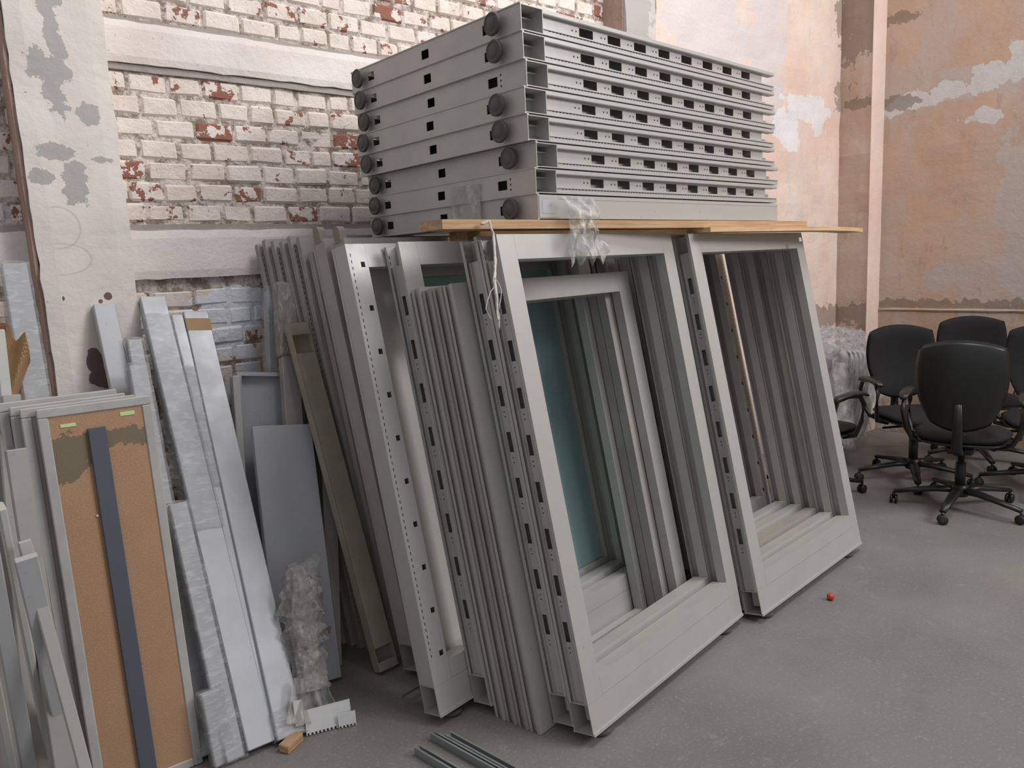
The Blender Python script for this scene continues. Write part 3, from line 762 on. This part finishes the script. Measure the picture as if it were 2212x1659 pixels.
# beige channel and wrapped pieces behind it
slat('metal_channel', 'yellowed metal channel leaning at a slant against the thin panels', 'channel', (842, 1452), (645, 706), 2.92, .088, .045, kind='cchannel', matk='beige', xd=(1, .1, 0))
slat('wrapped_profile', 'film wrapped profile behind the yellowed channel', 'profile', (1.04, 2.84, 0), (587, 628), 3.16, .035, .05, wrap='film')
slat('wrapped_profile', 'profile with its top in wrinkled grey foam behind the yellowed channel', 'profile', (1.09, 2.68, 0), (620, 634), 3.02, .075, .04, wrap='bubble', wrapz=(1.25, 1.56), matk='greyd')
slat('metal_profile', 'short dark grey plate between the yellowed channel and the thin panels', 'profile', (1.16, 2.60, 0), (706, 768), 2.96, .06, .02, matk='greyd')
slat('metal_profile', 'dusty grey profile standing low behind the plain panel', 'profile', (1.02, 2.70, 0), (652, 800), 3.0, .05, .03, matk='greyd')

# hardboard panels at the lower left
def board(x, y, z, yaw, th, W, H, Tk, label, front):
    r = thing('hardboard_panel', label, 'board', 'boards leaning at the left', lean_mat(x, y, z, yaw, th))
    e = .028
    obj('board_frame', MB().bbox(0, W, 0, Tk, H-e, H, .003).bbox(0, e, 0, Tk, 0, H-e, .003).bbox(W-e, W, 0, Tk, 0, H-e, .003).bbox(e, W-e, 0, Tk, 0, e, .003), M['edge'], r)
    o = obj('hardboard_face', MB().box(e, W-e, .004, Tk-.004, e, H-e), M['hard' if front else 'greyd'], r)
    if front:
        s = obj('dark_strip', MB().bbox(W*.40, W*.40+.048, -.008, .004, 0.03, H-.075, .002), M['darkstrip'], r); s['label'] = 'dark blue grey strip'
        obj('screw', MB().lathe([(0, 0), (.004, 0), (.003, .002), (0, .0025)], 10, Matrix.Translation((W*.40-.008, .002, H-.34)) @ Matrix.Rotation(math.pi/2, 4, 'X')), M['screw'], r)
        obj('sticker', MB().box(.055, .095, .0025, .004, H-.062, H-.052), M['sticker'], r)
        obj('sticker', MB().box(.215, .255, .0025, .004, H-.052, H-.040), M['sticker'], r)
    return r
CB = fl(212, 1742)
bx0, by0 = CB.x, CB.y
TPt = at(88, 886, by0+.11)
BH = (TPt-CB).length; BW = .305
board(bx0, by0, .002, -.06, .095, BW, BH, .02, 'brown hardboard panel with grey edge and dark vertical strip, nearest the camera', True)
board(bx0-.035, by0+.028, .002, -.05, .096, BW, BH+.004, .02, 'grey edged board directly behind the brown hardboard face', False)
board(bx0-.055, by0+.054, .002, -.04, .097, BW, BH+.01, .02, 'middle grey board of the pile behind the brown hardboard', False)
board(bx0-.080, by0+.082, .002, -.03, .098, BW+.01, BH+.022, .02, 'rearmost grey board of the pile behind the brown hardboard', False)
# slats at the far left edge
slat('wrapped_profile', 'film wrapped profile left of the whitewashed pillar', 'profile', (.33, 2.68, 0), (32, 577), 3.1, .075, .05, wrap='film')
slat('metal_profile', 'pale edged profile passing the torn cardboard at the left border', 'profile', (.16, 2.42, 0), (0, 722), 2.85, .03, .05, matk='cream')
slat('metal_profile', 'flat blue grey profile with its cut top end beside the board pile', 'profile', (186, 1762), (58, 1214), 2.13, .050, .02, matk='blue')
slat('metal_profile', 'short grey profile end rising behind the flat blue grey profile', 'profile', (.25, 2.10, 0), (54, 1172), 2.19, .03, .02, matk='grey')
slat('metal_profile', 'cream edged profile, right one of three at the lower left corner', 'profile', (137, 1775), (7, 1108), 2.22, .018, .05, matk='cream')
slat('metal_profile', 'wide grey profile in the lower left corner between two cream edged ones', 'profile', (88, 1790), (-18, 1200), 2.12, .036, .03, matk='blue')
slat('metal_profile', 'cream edged profile cut off by the lower left corner of the picture', 'profile', (54, 1795), (-20, 1420), 2.03, .02, .05, matk='cream')
slat('metal_profile', 'dark grey profile deep behind the board pile at the left border', 'profile', (.17, 2.38, 0), (26, 860), 2.74, .05, .03, matk='greyd')
slat('metal_profile', 'grey profile leaning just left of the board pile', 'profile', (.19, 2.20, 0), (36, 975), 2.40, .05, .03, matk='greyd')
slat('metal_profile', 'wide shaded profile behind all the pieces at the left border, left of the board pile', 'profile', (.10, 2.44, 0), (-6, 880), 2.84, .12, .02, matk='greyd')
slat('metal_profile', 'second wide shaded profile between the left border and the board pile', 'profile', (.13, 2.30, 0), (24, 930), 2.60, .06, .02, matk='greyd')
# torn cardboard
def card(u_, v_):
    p = at(14+u_*62-v_*10, 690+v_*170+u_*70*(1-v_)+25*math.sin(u_*6), 2.98+.03*math.sin(u_*5+v_*4)); return p
tag(obj('torn_cardboard', MB().sheet(14, 14, lambda a, c: card(a*.9*(1-.55*abs(c-.45)), c), .003), M['cardboard']), 'torn brown cardboard flap behind the profiles at the left border', 'cardboard')

# plastic bundle with brackets
g0 = at(688, 1196, 2.52); g1 = at(650, 1245, 2.48); g2 = at(650, 1330, 2.44); g3 = at(662, 1400, 2.40); g4 = at(668, 1455, 2.36); g5 = at(672, 1490, 2.34); g6 = fl(690, 1562, .02)
r = thing('bracket_bundle', 'crumpled plastic wrapped bundle of white brackets standing on the floor', 'bundle', None, Matrix.Translation((g6.x, g6.y, 0)))
off = Vector((g6.x, g6.y, 0))
crumple('plastic_wrap', [p-off for p in (g0, g1, g2, g3, g4, g5)], [.012, .062, .078, .068, .052, .068], M['film2'], r, n=44, amp=.42, seed=11, flat=.7, side=(1, -.6, 0))
obj('bundled_parts', MB().tube([g1-off, g2-off, g3-off, g4-off, g5-off], [.034, .050, .046, .036, .040], 7, .6), M['bubble'], r)
def skirt(a, c):
    x0, x1 = 634-16*c, 708+56*c*c
    p = at(x0+(x1-x0)*a, 1465+c*100-6*a*c, 2.33-.06*c+.012*math.sin(a*17)); return p-off
obj('plastic_skirt', MB().sheet(26, 16, skirt, .0008), M['filmclear'], r, True)
def teeth(L, h, t_, n):
    b = MB(); ho = []
    for i in range(n): x = L*(i+.5)/n; ho.append((x-.0035, x+.0035, 0, .007))
    b.plate((0, L), (0, h), ho, lambda u_, v_, w_: (u_, w_, v_), t_); return b
ub = at(627, 1565, 2.33)
o = obj('bracket', teeth(.155, .085, .002, 12), M['white'], r); o.location = (.0-.055, -.015, .004); o.rotation_euler = (-.25, 0, -.30)
o = obj('bracket', MB().box(0, .03, 0, .002, 0, .085).box(0, .002, 0, .03, 0, .085), M['white'], r); o.location = (-.085, .0, .045); o.rotation_euler = (-.2, 0, -.3)
o = obj('bracket', teeth(.06, .05, .002, 5), M['white'], r); o.location = (.045, -.055, .004); o.rotation_euler = (-.15, 0, -.35)
o = obj('bracket', MB().box(0, .04, 0, .003, 0, .12).box(0, .003, 0, .03, 0, .12), M['zinc'], r); o.location = (.01, .03, .03); o.rotation_euler = (-.2, 0, -.3)
# wood block
wp = fl(630, 1612)
o = obj('wood_block', MB().bbox(-.04, .04, -.02, .02, 0, .03, .003), M['wood']); o.location = (wp.x, wp.y, 0); o.rotation_euler = (0, 0, .5); tag(o, 'small orange wooden block on the floor below the plastic bundle', 'block')
# metal strip by the perforated frame
a_ = fl(868, 1508, .05); c_ = fl(932, 1470, .05)
o = obj('metal_strip', MB().box(0, (c_-a_).length+.03, 0, .016, 0, .002).box(0, (c_-a_).length+.03, 0, .002, 0, .010), M['zinc']); o.location = a_; o.rotation_euler = (0, .0, math.atan2((c_-a_).y, (c_-a_).x)); tag(o, 'thin greenish metal strip poking out of the perforated frame base', 'strip')
# profile offcuts at the bottom edge
def off_prof(px, py, L, yaw, label, tilt=0, w_=.03):
    p = fl(px, py); r = thing('metal_profile_offcut', label, 'profile', 'metal offcuts on the floor at the bottom edge', Matrix.Translation(p) @ Matrix.Rotation(yaw, 4, 'Z') @ Matrix.Rotation(tilt, 4, 'X'))
    h = .028
    b = MB(); b.box(0, L, 0, w_, 0, .0015); b.box(0, L, 0, .0015, .0015, h); b.box(0, L, w_-.0015, w_, .0015, h); b.box(0, L, .0015, .007, h-.0015, h); b.box(0, L, w_-.007, w_-.0015, h-.0015, h)
    obj('channel', b, M['zinc'], r); return r
off_prof(962, 1604, .40, -1.42, 'bright slotted metal offcut, right one at the bottom edge', 0, .028)
off_prof(930, 1600, .42, -1.42, 'metal offcut in the middle of the three at the bottom edge', 0, .020)
off_prof(896, 1632, .30, -1.42, 'metal offcut lying leftmost at the bottom edge', 0, .024)
# red ball
bp = fl(1794, 1296)
o = obj('red_ball', MB().lathe([(.0165*math.sin(math.pi*i/14)+1e-5, .0165-.0165*math.cos(math.pi*i/14)) for i in range(15)], 24), M['red'], None, True); o.location = (bp.x, bp.y, 0); tag(o, 'small red ball on the concrete floor beside the right pack', 'ball')

# ------------------------------------------------------------------ office chairs
def rr(u_, v_, k=.55): return u_*math.sqrt(1-k*v_*v_*.5*1.0), v_*math.sqrt(1-k*u_*u_*.5)
def chair(label, x, y, rz, seat_rot=0, tilt=.10, bh=.50):
    r = thing('office_chair', label, 'chair', 'black office chairs by the right wall', Matrix.Translation((x, y, 0)) @ Matrix.Rotation(rz, 4, 'Z'))
    b = MB()
    for k in range(5):
        a = k*2*math.pi/5 + .3 - seat_rot; c, s = math.cos(a), math.sin(a)
        b.tube([(.02*c, .02*s, .115), (.12*c, .12*s, .112), (.23*c, .23*s, .095), (.345*c, .345*s, .075)], [.034, .030, .025, .020], 8, .62)
    b.lathe([(0, .08), (.045, .08), (.05, .10), (.045, .14), (.03, .15), (0, .15)], 16)
    obj('star_base', b, M['plastic'], r, True)
    for k in range(5):
        a = k*2*math.pi/5 + .3 - seat_rot; c, s = .345*math.cos(a), .345*math.sin(a)
        cb = MB()
        for sd in (-1, 1):
            Mx = Matrix.Translation((c, s, .027)) @ Matrix.Rotation(a+.5*k, 4, 'Z') @ Matrix.Rotation(math.pi/2, 4, 'X') @ Matrix.Translation((0, 0, sd*.013-.008))
            cb.lathe([(0, 0), (.022, 0), (.027, .004), (.027, .012), (.022, .016), (0, .016)], 16, Mx)
        cb.tube([(c, s, .03), (c, s, .07)], .008, 8)
        obj('caster', cb, M['plastic'], r, True)
    obj('gas_column', MB().lathe([(0, .13), (.028, .13), (.028, .28), (.018, .285), (.018, .41), (0, .41)], 16), M['plastic'], r, True)
    Mt = MB()
    def seat(u_, v_, s_):
        a, c = rr(u_, v_, .7); e = max(abs(u_), abs(v_)); th = (1-e**5)
        z = .455 + s_*(.035*th) + .012*(abs(a)**3) - .022*max(0, c)**3 + (.02*(1-a*a) if s_ < 0 else 0)*-.5
        return (a*.245, .02+c*.235, z)
    obj('seat_cushion', Mt.pillow(20, 20, seat), M['fabric'], r, True)
    def pan(u_, v_, s_):
        a, c = rr(u_, v_, .75); e = max(abs(u_), abs(v_)); return (a*.25, .02+c*.24, .428 - (.045*(1-(a*a*.6+c*c*.4)) if s_ < 0 else -.012)*(1-e**4))
    obj('seat_pan', MB().pillow(16, 16, pan), M['plastic'], r, True)
    obj('seat_mechanism', MB().bbox(-.07, .07, -.13, .09, .355, .40, .012).tube([(.06, .02, .375), (.22, .03, .37)], .008, 6), M['plastic'], r)
    def back(off_, thk):
        def f(u_, v_, s_):
            a, c = rr(u_, v_, .62); wv = .222+.030*c-.03*max(0, -c)**2; e = max(abs(u_), abs(v_))
            x_ = a*wv; z = .77+c*bh/2; y_ = -.225 + .11*a*a*.6 - .035*math.sin((c+1)*1.6) + off_
            y_ -= tilt*(z-.5)
            return (x_, y_ + s_*thk*(1-e**6)*-1*-1, z)
        return f
    obj('backrest_cushion', MB().pillow(24, 24, back(.018, .024)), M['fabric'], r, True)
    obj('backrest_shell', MB().pillow(24, 24, back(-.008, .018)), M['plastic'], r, True)
    obj('back_support', MB().tube([(0, -.05, .385), (0, -.20, .38), (0, -.285, .43), (0, -.285, .56), (0, -.30, .68)], [.03, .03, .028, .026, .02], 8, .5), M['plastic'], r, True)
    for sd in (-1, 1):
        ar = MB(); X = sd
        ar.tube([(X*.20, .06, .41), (X*.275, .07, .43), (X*.295, .10, .52), (X*.295, .12, .62), (X*.293, .08, .675), (X*.292, -.02, .685), (X*.292, -.12, .67), (X*.292, -.155, .61), (X*.28, -.13, .50), (X*.25, -.10, .43), (X*.20, -.08, .41)], .014, 8)
        arm = obj('armrest', ar, M['plastic'], r, True)
        obj('arm_pad', MB().tube([(X*.292, .15, .672), (X*.292, .10, .69), (X*.292, 0, .697), (X*.292, -.11, .688), (X*.292, -.16, .668)], [.018, .030, .033, .030, .018], 10, .45), M['plastic'], arm, True)
    return r
# local +Y is where the seat faces; rz = facing angle - 90 deg
def ch(label, x, y, face, **k): chair(label, x, y, math.radians(face-90), **k)
ch('black office chair nearest the camera, seen from behind, armrests spread', 4.70, 1.60, 14, seat_rot=.75, bh=.52)
ch('black office chair left of the nearest one, its backrest smooth side out', 5.11, 2.03, 228, seat_rot=.35)
ch('black office chair in the back, only its rounded backrest top above the others', 5.86, 1.90, 215)
ch('black office chair cut by the right border of the picture, turned sideways', 5.38, 1.36, 200, seat_rot=.2)
ch('low black office chair half hidden behind the right pack of frames', 4.36, 2.36, 350, bh=.26, seat_rot=.5)

# wrapped heap in the corner behind the chairs
r = thing('wrapped_heap', 'heap of pale panels in glossy plastic film in the corner behind the chairs', 'heap', None, Matrix.Translation((5.5, 2.75, 0)))
off = Vector((5.5, 2.75, 0))
for i in range(7):
    def fs(u_, v_, s_, i=i):
        e = max(abs(u_), abs(v_)); a, c = rr(u_, v_, .5)
        return (-.35+i*.09 + .10*c + s_*.02*(1-e**4) + .03*a*a, a*.24+.01*i, .435+c*(.43-.012*i))
    obj('wrapped_panel', MB().pillow(14, 14, fs), M['edge'], r, True)
hp = at(1795, 700, 2.75)-off; h2 = at(1850, 725, 2.7)-off; h3 = at(1935, 735, 2.75)-off
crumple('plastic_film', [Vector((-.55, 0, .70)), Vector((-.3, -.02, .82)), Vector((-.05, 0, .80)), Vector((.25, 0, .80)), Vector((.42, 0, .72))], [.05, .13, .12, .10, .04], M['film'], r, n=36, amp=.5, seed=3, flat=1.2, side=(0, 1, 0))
def drape(a, c):
    return Vector((-.55+a*.95, -.24-.05*c+.03*math.sin(a*25)+.02*noise.noise(Vector((a*9, c*9, 0))), .80-.04*math.sin(a*9)-c*.62))
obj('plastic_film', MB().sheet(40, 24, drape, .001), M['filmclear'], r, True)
